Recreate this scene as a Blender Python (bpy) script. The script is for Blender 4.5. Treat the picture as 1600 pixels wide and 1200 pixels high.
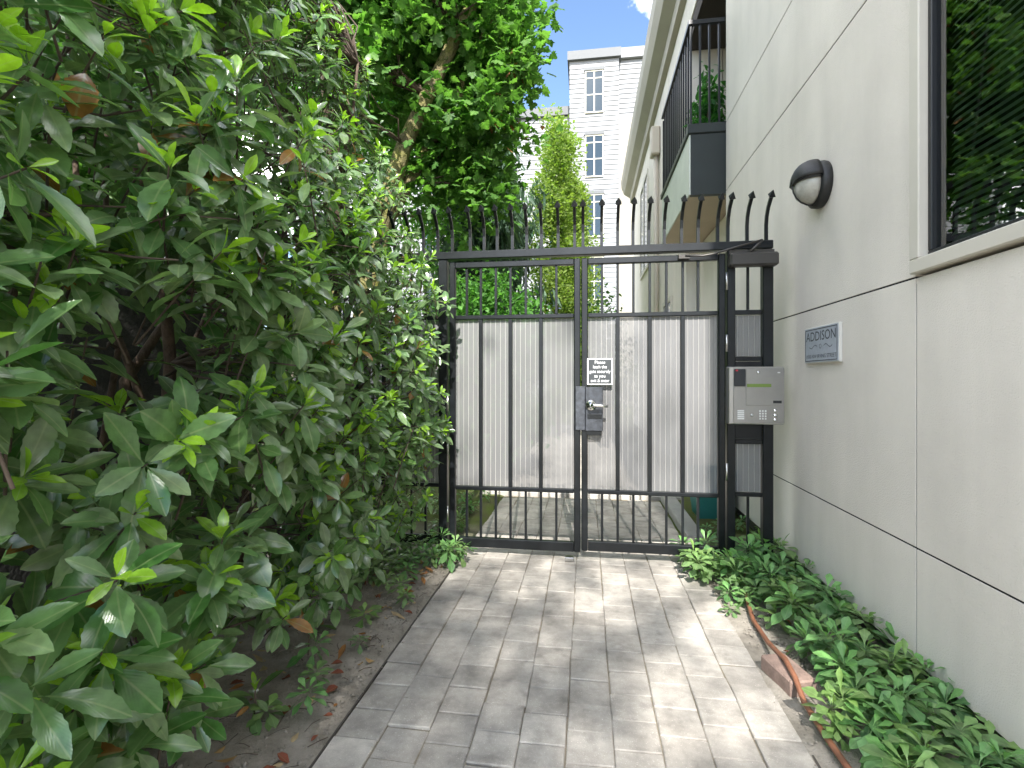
import bpy, math, random
import numpy as np
from mathutils import Vector, Matrix, noise
from math import sin, cos, pi, radians

random.seed(7); RNG = np.random.default_rng(7)
for o in list(bpy.data.objects): bpy.data.objects.remove(o)
S = bpy.context.scene
COL = S.collection

# ------------------------------------------------------------ camera, sky, sun, exposure
cam_d = bpy.data.cameras.new('camera'); cam = bpy.data.objects.new('camera', cam_d); COL.objects.link(cam)
cam.location = (0, 0, 1.22); cam.rotation_euler = (radians(90), 0, math.atan(117/800))
cam_d.sensor_width = 36; cam_d.lens = 18; cam_d.shift_y = -0.005; cam_d.clip_start = 0.02; cam_d.clip_end = 600
S.camera = cam

SUN = Vector((0.10, -1.0, 0.95)).normalized()
world = bpy.data.worlds.new('World'); S.world = world; world.use_nodes = True
nt = world.node_tree; nt.nodes.clear()
sky = nt.nodes.new('ShaderNodeTexSky'); sky.sky_type = 'NISHITA'; sky.sun_disc = False
sky.sun_elevation = math.asin(SUN.z); sky.sun_rotation = math.atan2(SUN.x, SUN.y)
sky.air_density = 1.0; sky.dust_density = 0.0; sky.ozone_density = 2.5
bg = nt.nodes.new('ShaderNodeBackground'); bg.inputs[1].default_value = 0.06
tc = nt.nodes.new('ShaderNodeTexCoord'); cn = nt.nodes.new('ShaderNodeTexNoise')
cn.inputs['Scale'].default_value = 3.2; cn.inputs['Detail'].default_value = 9; cn.inputs['Roughness'].default_value = 0.55
cr = nt.nodes.new('ShaderNodeValToRGB'); cr.color_ramp.elements[0].position = 0.48; cr.color_ramp.elements[1].position = 0.64
cm = nt.nodes.new('ShaderNodeMix'); cm.data_type = 'RGBA'
wo = nt.nodes.new('ShaderNodeOutputWorld')
cmap = nt.nodes.new('ShaderNodeMapping'); cmap.inputs['Location'].default_value = (5.4, -1.0, 7.8)
nt.links.new(tc.outputs['Generated'], cmap.inputs[0]); nt.links.new(cmap.outputs[0], cn.inputs['Vector']); nt.links.new(cn.outputs['Fac'], cr.inputs[0])
nt.links.new(cr.outputs[0], cm.inputs[0]); nt.links.new(sky.outputs[0], cm.inputs[6]); cm.inputs[7].default_value = (30, 29.5, 29, 1)
nt.links.new(cm.outputs[2], bg.inputs[0]); nt.links.new(bg.outputs[0], wo.inputs[0])

sd = bpy.data.lights.new('sun', 'SUN'); sd.energy = 2.2; sd.angle = radians(0.5); sd.color = (1.0, 0.96, 0.90)
sun = bpy.data.objects.new('sun', sd); COL.objects.link(sun)
sun.rotation_euler = SUN.to_track_quat('Z', 'Y').to_euler(); sun.location = SUN * 30
S.view_settings.view_transform = 'Standard'; S.view_settings.look = 'None'
S.view_settings.gamma = 1; S.view_settings.use_curve_mapping = False
S.view_settings.exposure = 2.55

# ------------------------------------------------------------ materials
M = {}
def nodes(name):
    m = bpy.data.materials.new(name); m.use_nodes = True; M[name] = m
    n = m.node_tree.nodes; l = m.node_tree.links
    return m, n, l, n['Principled BSDF']
def mat(name, col, rough=0.5, metal=0.0, var=0.0, vscale=3.0, bump=0.0, bscale=60.0, spec=0.5, col2=None, rnd=0.0, bdist=0.01):
    m, n, l, b = nodes(name)
    b.inputs['Roughness'].default_value = rough; b.inputs['Metallic'].default_value = metal
    b.inputs['Specular IOR Level'].default_value = spec
    g = n.new('ShaderNodeNewGeometry')
    src = None
    if var or col2:
        t = n.new('ShaderNodeTexNoise'); t.inputs['Scale'].default_value = vscale; t.inputs['Detail'].default_value = 6; t.inputs['Roughness'].default_value = 0.65
        l.new(g.outputs['Position'], t.inputs['Vector'])
        r = n.new('ShaderNodeValToRGB'); r.color_ramp.elements[0].position = 0.32; r.color_ramp.elements[1].position = 0.68
        c2 = col2 or tuple(min(1, c * (1 + var)) for c in col)
        c1 = col if col2 else tuple(c * (1 - var) for c in col)
        r.color_ramp.elements[0].color = (*c1, 1); r.color_ramp.elements[1].color = (*c2, 1)
        l.new(t.outputs['Fac'], r.inputs[0]); src = r.outputs[0]
    if rnd:
        oi = n.new('ShaderNodeObjectInfo'); mr = n.new('ShaderNodeMapRange')
        mr.inputs[3].default_value = 1 - rnd; mr.inputs[4].default_value = 1 + rnd
        l.new(oi.outputs['Random'], mr.inputs[0])
        mx = n.new('ShaderNodeMix'); mx.data_type = 'RGBA'; mx.blend_type = 'MULTIPLY'; mx.inputs[0].default_value = 1
        if src: l.new(src, mx.inputs[6])
        else: mx.inputs[6].default_value = (*col, 1)
        l.new(mr.outputs[0], mx.inputs[7]); src = mx.outputs[2]
    if src: l.new(src, b.inputs['Base Color'])
    else: b.inputs['Base Color'].default_value = (*col, 1)
    if bump:
        t2 = n.new('ShaderNodeTexNoise'); t2.inputs['Scale'].default_value = bscale; t2.inputs['Detail'].default_value = 4
        l.new(g.outputs['Position'], t2.inputs['Vector'])
        bp = n.new('ShaderNodeBump'); bp.inputs['Strength'].default_value = bump; bp.inputs['Distance'].default_value = bdist
        l.new(t2.outputs['Fac'], bp.inputs['Height']); l.new(bp.outputs[0], b.inputs['Normal'])
    return m

def leafmat(name, rough=0.38, transl=0.25, rib=0.5, spec=0.5):
    """leaf: colour per leaf from the attribute 'tint', paler midrib along the leaf's own uv, thin translucency"""
    m, n, l, b = nodes(name)
    at = n.new('ShaderNodeAttribute'); at.attribute_name = 'tint'
    uv = n.new('ShaderNodeUVMap'); sx = n.new('ShaderNodeSeparateXYZ'); l.new(uv.outputs[0], sx.inputs[0])
    a = n.new('ShaderNodeMath'); a.operation = 'SUBTRACT'; a.inputs[1].default_value = 0.5; l.new(sx.outputs[0], a.inputs[0])
    ab = n.new('ShaderNodeMath'); ab.operation = 'ABSOLUTE'; l.new(a.outputs[0], ab.inputs[0])
    mr = n.new('ShaderNodeMapRange'); mr.inputs[1].default_value = 0.015; mr.inputs[2].default_value = 0.05
    mr.inputs[3].default_value = rib; mr.inputs[4].default_value = 0; l.new(ab.outputs[0], mr.inputs[0])
    # side veins
    vm = n.new('ShaderNodeMath'); vm.operation = 'MULTIPLY_ADD'; vm.inputs[1].default_value = -0.9
    l.new(ab.outputs[0], vm.inputs[0]); l.new(sx.outputs[1], vm.inputs[2])
    wv = n.new('ShaderNodeMath'); wv.operation = 'MULTIPLY'; wv.inputs[1].default_value = 70; l.new(vm.outputs[0], wv.inputs[0])
    sn = n.new('ShaderNodeMath'); sn.operation = 'SINE'; l.new(wv.outputs[0], sn.inputs[0])
    g = n.new('ShaderNodeNewGeometry'); t = n.new('ShaderNodeTexNoise'); t.inputs['Scale'].default_value = 35; t.inputs['Detail'].default_value = 3
    l.new(g.outputs['Position'], t.inputs['Vector'])
    mv = n.new('ShaderNodeMapRange'); mv.inputs[1].default_value = .3; mv.inputs[2].default_value = .7; mv.inputs[3].default_value = .78; mv.inputs[4].default_value = 1.22
    l.new(t.outputs['Fac'], mv.inputs[0])
    mu = n.new('ShaderNodeMix'); mu.data_type = 'RGBA'; mu.blend_type = 'MULTIPLY'; mu.inputs[0].default_value = 1
    l.new(at.outputs['Color'], mu.inputs[6]); l.new(mv.outputs[0], mu.inputs[7])
    mx = n.new('ShaderNodeMix'); mx.data_type = 'RGBA'; l.new(mr.outputs[0], mx.inputs[0]); l.new(mu.outputs[2], mx.inputs[6])
    mx.inputs[7].default_value = (.30, .38, .16, 1)
    l.new(mx.outputs[2], b.inputs['Base Color']); b.inputs['Roughness'].default_value = rough; b.inputs['Specular IOR Level'].default_value = spec
    bp = n.new('ShaderNodeBump'); bp.inputs['Strength'].default_value = 0.05; bp.inputs['Distance'].default_value = 0.002
    l.new(sn.outputs[0], bp.inputs['Height']); l.new(bp.outputs[0], b.inputs['Normal'])
    tr = n.new('ShaderNodeBsdfTranslucent')
    br = n.new('ShaderNodeMix'); br.data_type = 'RGBA'; br.blend_type = 'MULTIPLY'; br.inputs[0].default_value = 1
    l.new(mu.outputs[2], br.inputs[6]); br.inputs[7].default_value = (1.7, 1.9, .9, 1); l.new(br.outputs[2], tr.inputs[0])
    ms = n.new('ShaderNodeMixShader'); ms.inputs[0].default_value = transl
    out = n['Material Output']; l.new(b.outputs[0], ms.inputs[1]); l.new(tr.outputs[0], ms.inputs[2]); l.new(ms.outputs[0], out.inputs[0])
    return m

mat('stucco', (.72, .665, .60), .9, var=.06, vscale=1.3, bump=.5, bscale=170, bdist=.008, spec=.2)
mat('stucco_cream', (.60, .55, .47), .9, var=.05, vscale=1.0, bump=.3, bscale=120, spec=.2)
mat('stucco_base', (.10, .09, .08), .95, var=.2, vscale=6, bump=.5, bscale=60, spec=.2)
mat('joint', (.03, .03, .03), .9, spec=.1)
mat('trim', (.58, .54, .47), .55, var=.04, vscale=2)
mat('cornice', (.33, .30, .24), .6, var=.08, vscale=1.5)
mat('soffit', (.46, .38, .29), .8, var=.04)
mat('balcony_paint', (.009, .014, .013), .45, var=.2, vscale=4)
mat('balcony_side', (.60, .62, .55), .5, var=.08, vscale=4)
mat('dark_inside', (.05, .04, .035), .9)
mat('black_paint', (.0065, .008, .0095), .34, var=.4, vscale=14, bump=.12, bscale=220, spec=.4, bdist=.002)
mat('sunlit_paint', (.045, .05, .06), .42, var=.5, vscale=30, bump=.2, bscale=150, bdist=.002)  # lock plates: black paint with its sunlit grey-blue look put into the colour
mat('closer_metal', (.065, .06, .055), .45, metal=.5, var=.15)
mat('steel', (.55, .54, .52), .32, metal=1.0, var=.06, vscale=25)
mat('wire_grey', (.38, .37, .35), .5)
mat('bright_steel', (.75, .75, .74), .15, metal=1.0)
mat('panel_steel', (.36, .35, .335), .36, metal=.85, var=.07, vscale=6)
mat('panel_edge', (.52, .51, .49), .3, metal=.9)
mat('key_white', (.75, .75, .73), .4)
mat('reader_black', (.02, .022, .025), .4)
mat('led_red', (.6, .02, .04), .4)
mat('lcd', (.16, .24, .05), .3)
mat('sign_black', (.035, .04, .043), .5)
mat('sign_white', (.8, .8, .8), .5)
mat('plaque_metal', (.48, .51, .57), .42, metal=.3, var=.07, vscale=30)
mat('plaque_ink', (.05, .055, .065), .6)
mat('plaque_rim', (.62, .60, .56), .5)
mat('lamp_case', (.013, .013, .013), .5, var=.3, vscale=40, bump=.2, bscale=200)
mat('lamp_glass', (.40, .385, .345), .25, var=.15, vscale=30)
mat('win_frame', (.010, .011, .012), .4)
mat('blind', (.82, .84, .82), .6)
mat('room_dark', (.10, .11, .11), .9)
mat('paver', (.385, .355, .315), .85, var=.26, vscale=9, bump=.5, bscale=320, rnd=.13, bdist=.004, spec=.3)
mat('sand', (.22, .19, .14), .95, var=.3, vscale=25, bump=.5, bscale=200)
mat('edging', (.07, .06, .05), .7)
mat('concrete', (.36, .34, .31), .85, var=.15, vscale=5, bump=.3, bscale=100)
mat('brick_red', (.23, .16, .13), .9, var=.25, vscale=20, bump=.5, bscale=150)
mat('hose', (.21, .085, .045), .55, var=.2, vscale=20)
mat('teal', (.03, .20, .19), .45, var=.12)
mat('bark', (.085, .058, .04), .95, var=.4, vscale=18, bump=.8, bscale=70)
mat('bark_moss', (.16, .125, .085), .95, col2=(.17, .17, .035), vscale=5, bump=.9, bscale=50, bdist=.02)
mat('twig', (.075, .055, .04), .9, var=.3, vscale=20)
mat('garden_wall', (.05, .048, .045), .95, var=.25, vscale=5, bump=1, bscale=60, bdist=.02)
mat('siding', (.23, .235, .245), .7, var=.10, vscale=2.2)
mat('siding_dark', (.09, .095, .10), .6)
mat('cream_wall', (.30, .28, .235), .85, var=.03)
mat('far_frame', (.62, .58, .46), .5)
mat('downspout', (.50, .44, .36), .5)
leafmat('leaf_shrub', .21, .28, .45, .8); leafmat('leaf_tree', .5, .48, .15, .35); leafmat('leaf_cover', .40, .25, .35, .45)
leafmat('leaf_dry', .8, .2, .2, .2); leafmat('needle', .6, .25, .0, .3)

def glassmat(name, tint, refl_ior=1.9, opacity=0.35):
    m, n, l, b = nodes(name); n.remove(b)
    gl = n.new('ShaderNodeBsdfGlossy'); gl.inputs['Roughness'].default_value = 0.01
    tr = n.new('ShaderNodeBsdfTransparent'); tr.inputs[0].default_value = (*tint, 1)
    fr = n.new('ShaderNodeFresnel'); fr.inputs[0].default_value = refl_ior
    ms = n.new('ShaderNodeMixShader'); l.new(fr.outputs[0], ms.inputs[0]); l.new(tr.outputs[0], ms.inputs[1]); l.new(gl.outputs[0], ms.inputs[2])
    l.new(ms.outputs[0], n['Material Output'].inputs[0]); return m
glassmat('glass', (.78, .95, .89), 2.3)
mat('far_glass', (.035, .05, .065), .08, spec=.4)

# perforated screen: fine punched sheet, too fine to model hole by hole
m, n, l, b = nodes('screen')
b.inputs['Base Color'].default_value = (.165, .165, .168, 1); b.inputs['Roughness'].default_value = .6; b.inputs['Metallic'].default_value = .2
tr = n.new('ShaderNodeBsdfTransparent'); ms = n.new('ShaderNodeMixShader')
ms.inputs[0].default_value = .83; l.new(tr.outputs[0], ms.inputs[1]); l.new(b.outputs[0], ms.inputs[2]); l.new(ms.outputs[0], n['Material Output'].inputs[0])

# ground: bare soil near the path, moss and leaf mould beyond the gate
m, n, l, b = nodes('soil'); b.inputs['Roughness'].default_value = .95; b.inputs['Specular IOR Level'].default_value = .15
g = n.new('ShaderNodeNewGeometry')
def nz(sc, det=8):
    t = n.new('ShaderNodeTexNoise'); t.inputs['Scale'].default_value = sc; t.inputs['Detail'].default_value = det; t.inputs['Roughness'].default_value = .7
    l.new(g.outputs['Position'], t.inputs['Vector']); return t.outputs['Fac']
r1 = n.new('ShaderNodeValToRGB'); e = r1.color_ramp.elements; e[0].position = .3; e[0].color = (.18, .16, .13, 1); e[1].position = .7; e[1].color = (.38, .345, .295, 1)
l.new(nz(7), r1.inputs[0])
r2 = n.new('ShaderNodeValToRGB'); e = r2.color_ramp.elements; e[0].position = .35; e[0].color = (.09, .08, .05, 1); e[1].position = .6; e[1].color = (.09, .12, .025, 1)
l.new(nz(3.5), r2.inputs[0])
sx = n.new('ShaderNodeSeparateXYZ'); l.new(g.outputs['Position'], sx.inputs[0])
my = n.new('ShaderNodeMapRange'); my.inputs[1].default_value = 3.5; my.inputs[2].default_value = 4.3; l.new(sx.outputs[1], my.inputs[0])
mx = n.new('ShaderNodeMix'); mx.data_type = 'RGBA'; l.new(my.outputs[0], mx.inputs[0]); l.new(r1.outputs[0], mx.inputs[6]); l.new(r2.outputs[0], mx.inputs[7])
l.new(mx.outputs[2], b.inputs['Base Color'])
bp = n.new('ShaderNodeBump'); bp.inputs['Strength'].default_value = .9; bp.inputs['Distance'].default_value = .012; l.new(nz(70, 6), bp.inputs['Height']); l.new(bp.outputs[0], b.inputs['Normal'])

def overlay(name, scale, vec, lo, hi, k0, k1):
    """multiply a second noise (specks, rain streaks) over a material's base colour"""
    m = M[name]; n = m.node_tree.nodes; l = m.node_tree.links; b = n['Principled BSDF']
    src = b.inputs['Base Color'].links[0].from_socket
    g = n.new('ShaderNodeNewGeometry'); mp_ = n.new('ShaderNodeMapping'); mp_.inputs['Scale'].default_value = vec
    t = n.new('ShaderNodeTexNoise'); t.inputs['Scale'].default_value = scale; t.inputs['Detail'].default_value = 5
    l.new(g.outputs['Position'], mp_.inputs[0]); l.new(mp_.outputs[0], t.inputs['Vector'])
    r = n.new('ShaderNodeMapRange'); r.inputs[1].default_value = lo; r.inputs[2].default_value = hi; r.inputs[3].default_value = k0; r.inputs[4].default_value = k1
    l.new(t.outputs['Fac'], r.inputs[0])
    x = n.new('ShaderNodeMix'); x.data_type = 'RGBA'; x.blend_type = 'MULTIPLY'; x.inputs[0].default_value = 1
    l.new(src, x.inputs[6]); l.new(r.outputs[0], x.inputs[7]); l.new(x.outputs[2], b.inputs['Base Color'])
overlay('paver', 260, (1, 1, 1), .62, .72, 1.0, 1.75); overlay('paver', 2.2, (1, 1, 1), .35, .65, .80, 1.12); overlay('paver', 14, (1, 1, 1), .55, .75, 1.0, .72)
overlay('stucco', 2.3, (1, 1.6, .22), .42, .80, 1.0, .88)

# ------------------------------------------------------------ helpers
def tag(o, label=None, cat=None, group=None, kind=None):
    if label: o['label'] = label
    if cat: o['category'] = cat
    if group: o['group'] = group
    if kind: o['kind'] = kind
    return o
def empty(name, loc=(0, 0, 0)):
    o = bpy.data.objects.new(name, None); o.location = loc; o.empty_display_size = .1; COL.objects.link(o); return o
def link(o, parent=None):
    COL.objects.link(o)
    if parent is not None:
        o.parent = parent; o.matrix_parent_inverse = Matrix.Translation(-(parent.matrix_basis.translation if parent.parent is None else parent.matrix_basis.translation))
        if parent.parent is not None:
            o.matrix_parent_inverse = Matrix.Identity(4)
    return o

class MB:
    def __init__(s): s.v = []; s.f = []
    def quadbox(s, x0, x1, y0, y1, z0, z1, ch=0.0):
        """box, optionally with chamfered edges on all sides"""
        if ch <= 0:
            b = len(s.v)
            s.v += [(x0,y0,z0),(x1,y0,z0),(x1,y1,z0),(x0,y1,z0),(x0,y0,z1),(x1,y0,z1),(x1,y1,z1),(x0,y1,z1)]
            s.f += [tuple(b+i for i in q) for q in ((3,2,1,0),(4,5,6,7),(0,1,5,4),(1,2,6,5),(2,3,7,6),(3,0,4,7))]
            return s
        b = len(s.v); X = (x0, x1); Y = (y0, y1); Z = (z0, z1); sg = (1, -1); idx = {}
        for i in range(2):
            for j in range(2):
                for k in range(2):
                    for a in range(3):
                        p = [X[i], Y[j], Z[k]]
                        for q, e in enumerate((i, j, k)):
                            if q != a: p[q] += sg[e] * ch
                        idx[i, j, k, a] = len(s.v); s.v.append(tuple(p))
        def q4(*ks): s.f.append(tuple(idx[k] for k in ks))
        for e in (0, 1):
            o_ = (lambda L: L if e == 0 else L[::-1])
            q4(*o_([(e,0,0,0),(e,0,1,0),(e,1,1,0),(e,1,0,0)])); q4(*o_([(0,e,0,1),(1,e,0,1),(1,e,1,1),(0,e,1,1)])); q4(*o_([(0,0,e,2),(0,1,e,2),(1,1,e,2),(1,0,e,2)]))
        for i in (0, 1):
            for j in (0, 1):
                fl = (i ^ j)
                q = [(i,j,0,0),(i,j,1,0),(i,j,1,1),(i,j,0,1)]; q4(*(q if not fl else q[::-1]))
                q = [(i,0,j,0),(i,0,j,2),(i,1,j,2),(i,1,j,0)]; q4(*(q if not fl else q[::-1]))
                q = [(0,i,j,1),(1,i,j,1),(1,i,j,2),(0,i,j,2)]; q4(*(q if not fl else q[::-1]))
                for k in (0, 1):
                    q = [(i,j,k,0),(i,j,k,1),(i,j,k,2)]; q4(*(q if not (i^j^k) else q[::-1]))
        return s
    def tube(s, pts, rad, n=8, cap=True):
        pts = [Vector(p) for p in pts]
        if not hasattr(rad, '__len__'): rad = [rad] * len(pts)
        b = len(s.v); up = Vector((0, 0, 1))
        d0 = (pts[1] - pts[0]).normalized(); u = d0.orthogonal().normalized()
        for i, p in enumerate(pts):
            d = (pts[min(i+1, len(pts)-1)] - pts[max(i-1, 0)]).normalized()
            u = (u - d * u.dot(d)); u = u.normalized() if u.length > 1e-6 else d.orthogonal().normalized()
            w = d.cross(u)
            for k in range(n):
                a = 2*pi*k/n; s.v.append(tuple(p + (u*cos(a) + w*sin(a)) * rad[i]))
        for i in range(len(pts)-1):
            for k in range(n):
                k2 = (k+1) % n; s.f.append((b+i*n+k, b+i*n+k2, b+(i+1)*n+k2, b+(i+1)*n+k))
        if cap:
            s.f.append(tuple(b+k for k in range(n))[::-1]); s.f.append(tuple(b+(len(pts)-1)*n+k for k in range(n)))
        return s
    def lathe(s, c, axis, prof, n=24, sx=1.0, u=None):
        """profile [(radius, distance along axis)]; sx squashes the second cross direction"""
        c = Vector(c); a = Vector(axis).normalized(); u = Vector(u) if u else a.orthogonal().normalized(); w = a.cross(u); b = len(s.v)
        for r, h in prof:
            for k in range(n):
                t = 2*pi*k/n; s.v.append(tuple(c + a*h + u*(r*cos(t)) + w*(r*sx*sin(t))))
        for i in range(len(prof)-1):
            for k in range(n):
                k2 = (k+1) % n; s.f.append((b+i*n+k, b+i*n+k2, b+(i+1)*n+k2, b+(i+1)*n+k))
        s.f.append(tuple(b+k for k in range(n))[::-1]); s.f.append(tuple(b+(len(prof)-1)*n+k for k in range(n)))
        return s
    def mesh(s, name, m, smooth=False):
        me = bpy.data.meshes.new(name); me.from_pydata(s.v, [], s.f); me.materials.append(M[m])
        if smooth: me.polygons.foreach_set('use_smooth', [True] * len(me.polygons))
        me.update(); return me
    def build(s, name, m, parent=None, smooth=False):
        o = bpy.data.objects.new(name, s.mesh(name, m, smooth)); return link(o, parent)
def box(name, m, parent, x0, x1, y0, y1, z0, z1, ch=0.0):
    return MB().quadbox(x0, x1, y0, y1, z0, z1, ch).build(name, m, parent)
def tube(name, m, parent, pts, r, n=8, smooth=True):
    return MB().tube(pts, r, n).build(name, m, parent, smooth)

def text(name, m, parent, s, size, origin, right, up, width=None, spacing=1.0):
    """flat lettering lying in the plane (right, up)"""
    cu = bpy.data.curves.new(name, 'FONT'); cu.body = s; cu.size = size; cu.align_x = 'CENTER'; cu.align_y = 'CENTER'
    cu.space_line = spacing; cu.resolution_u = 3
    ob = bpy.data.objects.new(name, cu); COL.objects.link(ob)
    bpy.context.view_layer.update()
    me = bpy.data.meshes.new_from_object(ob.evaluated_get(bpy.context.evaluated_depsgraph_get()))
    bpy.data.objects.remove(ob)
    co = np.zeros(len(me.vertices)*3); me.vertices.foreach_get('co', co); co = co.reshape(-1, 3)
    wd = co[:, 0].max() - co[:, 0].min(); k = (width / wd) if width else 1.0
    R = np.array(right); U = np.array(up); W = np.array(origin)
    w = W + np.outer(co[:, 0] * k, R) + np.outer(co[:, 1], U)
    me.vertices.foreach_set('co', w.ravel()); me.materials.clear(); me.materials.append(M[m]); me.update()
    o = bpy.data.objects.new(name, me); return link(o, parent)

# ---- leaf templates: (verts, faces, uvs per vert)
def leaf_tpl(n, wide, peak, fold, droop, teeth=0.0, twist=0.0, petiole=.06):
    V = []; UV = []; F = []
    for i in range(n + 1):
        v = i / n
        if v < petiole: w = .012
        else:
            q = (v - petiole) / (1 - petiole); k = math.log(.5) / math.log(peak)
            w = wide * max(0, sin(pi * q ** k)) ** .8
        if teeth and 0 < i < n: w *= 1 + (teeth if i % 2 else -teeth)
        if i == n: w = .004
        tw = twist * v
        zc = -droop * v * v
        for sx in (-1, 0, 1):
            x = sx * w; z = zc + fold * abs(x) + tw * x
            V.append((x, v, z)); UV.append((.5 + .5 * sx * max(w, .02) / wide, v))
    for i in range(n):
        a = i * 3; F += [(a, a+1, a+4, a+3), (a+1, a+2, a+5, a+4)]
    return np.array(V, float), F, np.array(UV, float)
def maple_tpl():
    ang = [(-90, .10), (-60, .36), (-35, .30), (-18, .62), (-2, .52), (14, .70), (28, .46), (42, .80), (58, .60), (74, .86), (90, 1.0)]
    pts = [(r * cos(radians(a)), .38 + r * .62 * sin(radians(a)) if a > 0 else .38 + r * .5 * sin(radians(a))) for a, r in ang]
    pts = [(x * .62, y) for x, y in pts]
    out = pts + [(-x, y) for x, y in pts[-2:0:-1]]
    V = [(0, .36, 0)] + [(x, y, -.10 * abs(x) - .12 * y * y + .05 * ((i % 3) - 1)) for i, (x, y) in enumerate(out)]
    F = [(0, 1 + i, 1 + (i + 1) % len(out)) for i in range(len(out))]
    UV = [(.5 + v[0] * .5, v[1]) for v in V]
    return np.array(V, float), F, np.array(UV, float)
T_HERO = [leaf_tpl(16, .185, .60, .30, .16, .055), leaf_tpl(16, .20, .58, .20, .28, .055, .12), leaf_tpl(16, .165, .62, .40, .08, .055, -.1), leaf_tpl(16, .19, .62, .25, .40, .055)]
T_SHRUB = [leaf_tpl(6, .185, .60, .30, .16), leaf_tpl(6, .20, .58, .20, .28, 0, .12), leaf_tpl(6, .165, .62, .40, .08, 0, -.1), leaf_tpl(6, .19, .62, .25, .40)]
T_SMALL = [leaf_tpl(2, .26, .5, .25, .15, petiole=.02), leaf_tpl(3, .30, .5, .1, .3, petiole=.02)]
T_NEEDLE = [leaf_tpl(3, .10, .45, .2, .25, petiole=.01), leaf_tpl(3, .075, .5, .1, .5, petiole=.01)]
T_COVER = [leaf_tpl(7, .20, .72, .22, .22, .10), leaf_tpl(7, .22, .72, .12, .34, .10)]
T_MAPLE = [maple_tpl()]

def unit(a): return a / np.maximum(np.linalg.norm(a, axis=1, keepdims=True), 1e-9)
def leaves_mesh(name, tpls, P, D, N, L, W, C, m):
    """one mesh from arrays: base point, direction, normal, length, width factor, colour"""
    P, D, N, L, W, C = map(np.asarray, (P, D, N, L, W, C))
    D = unit(D); N = unit(N - D * np.sum(N * D, 1, keepdims=True)); X = np.cross(D, N)
    pick = RNG.integers(0, len(tpls), len(P))
    vs = []; fl = []; ft = []; cs = []; uvs = []; off = 0
    for t, (tv, tf, tu) in enumerate(tpls):
        i = np.nonzero(pick == t)[0]
        if not len(i): continue
        k = len(tv)
        w = (P[i, None] + L[i, None, None] * (X[i, None] * (tv[None, :, :1] * W[i, None, None]) + D[i, None] * tv[None, :, 1:2] + N[i, None] * tv[None, :, 2:3]))
        vs.append(w.reshape(-1, 3)); cs.append(np.repeat(C[i], k, 0)); uvs.append(np.tile(tu, (len(i), 1)))
        loc = np.array([x for f in tf for x in f]); lens = np.array([len(f) for f in tf])
        fl.append((loc[None] + (off + np.arange(len(i)) * k)[:, None]).ravel()); ft.append(np.tile(lens, len(i))); off += len(i) * k
    v = np.concatenate(vs); li = np.concatenate(fl).astype(np.int32); lt = np.concatenate(ft).astype(np.int32)
    c = np.concatenate(cs); uv = np.concatenate(uvs)
    me = bpy.data.meshes.new(name); me.vertices.add(len(v)); me.vertices.foreach_set('co', v.ravel().astype(np.float32))
    me.loops.add(len(li)); me.loops.foreach_set('vertex_index', li)
    me.polygons.add(len(lt)); ls = np.zeros(len(lt), np.int32); ls[1:] = np.cumsum(lt)[:-1]
    me.polygons.foreach_set('loop_start', ls); me.polygons.foreach_set('loop_total', lt); me.polygons.foreach_set('use_smooth', np.ones(len(lt), bool))
    a = me.attributes.new('tint', 'FLOAT_COLOR', 'POINT'); a.data.foreach_set('color', np.concatenate([c, np.ones((len(c), 1))], 1).ravel().astype(np.float32))
    ul = me.uv_layers.new(name='UVMap'); ul.data.foreach_set('uv', uv[li].ravel().astype(np.float32))
    me.materials.append(M[m]); me.update(calc_edges=True); me.validate(); return me
def leaves(name, parent, tpls, P, D, N, L, W, C, m, kind=None):
    o = bpy.data.objects.new(name, leaves_mesh(name, tpls, P, D, N, L, W, C, m)); link(o, parent)
    if kind: o['kind'] = kind
    return o
def rdir(k): return unit(RNG.normal(size=(k, 3)))
def tints(k, a, b, j=.15):
    t = RNG.random((k, 1)); c = np.array(a) * (1 - t) + np.array(b) * t
    return c * (1 + j * RNG.normal(size=(k, 1)).clip(-2, 2))

# ------------------------------------------------------------ ground and path
def lin(a, b, s): return list(np.arange(a, b, s))
gx = [-250, -120, -60, -30, -15, -8, -5] + lin(-3.6, 2.2, .06) + [2.5, 4, 8, 15, 30, 60, 120, 250]
gy = [-250, -120, -60, -30, -15, -8, -4, -2, -1] + lin(-.4, 7.0, .06) + [7.5, 9, 12, 16, 24, 40, 80, 160, 320]
V = []; F = []
for y in gy:
    for x in gx:
        z = -.012
        if -3.7 < x < 2.2 and -.5 < y < 7.0:
            z += .016 * noise.noise(Vector((x*2.2, y*2.2, 3))) + .007 * noise.noise(Vector((x*9, y*9, 1)))
            e = max(0, min(1, (abs(x + .07) - .73) / .06)); z = -.05 * (1 - e) + (z + .012 * e) * e
        V.append((x, y, z))
nx = len(gx)
for j in range(len(gy) - 1):
    for i in range(nx - 1): a = j*nx + i; F.append((a, a+1, a+nx+1, a+nx))
me = bpy.data.meshes.new('ground'); me.from_pydata(V, [], F); me.materials.append(M['soil']); me.polygons.foreach_set('use_smooth', [True]*len(F))
ground = bpy.data.objects.new('ground', me); COL.objects.link(ground); tag(ground, kind='structure')

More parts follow.
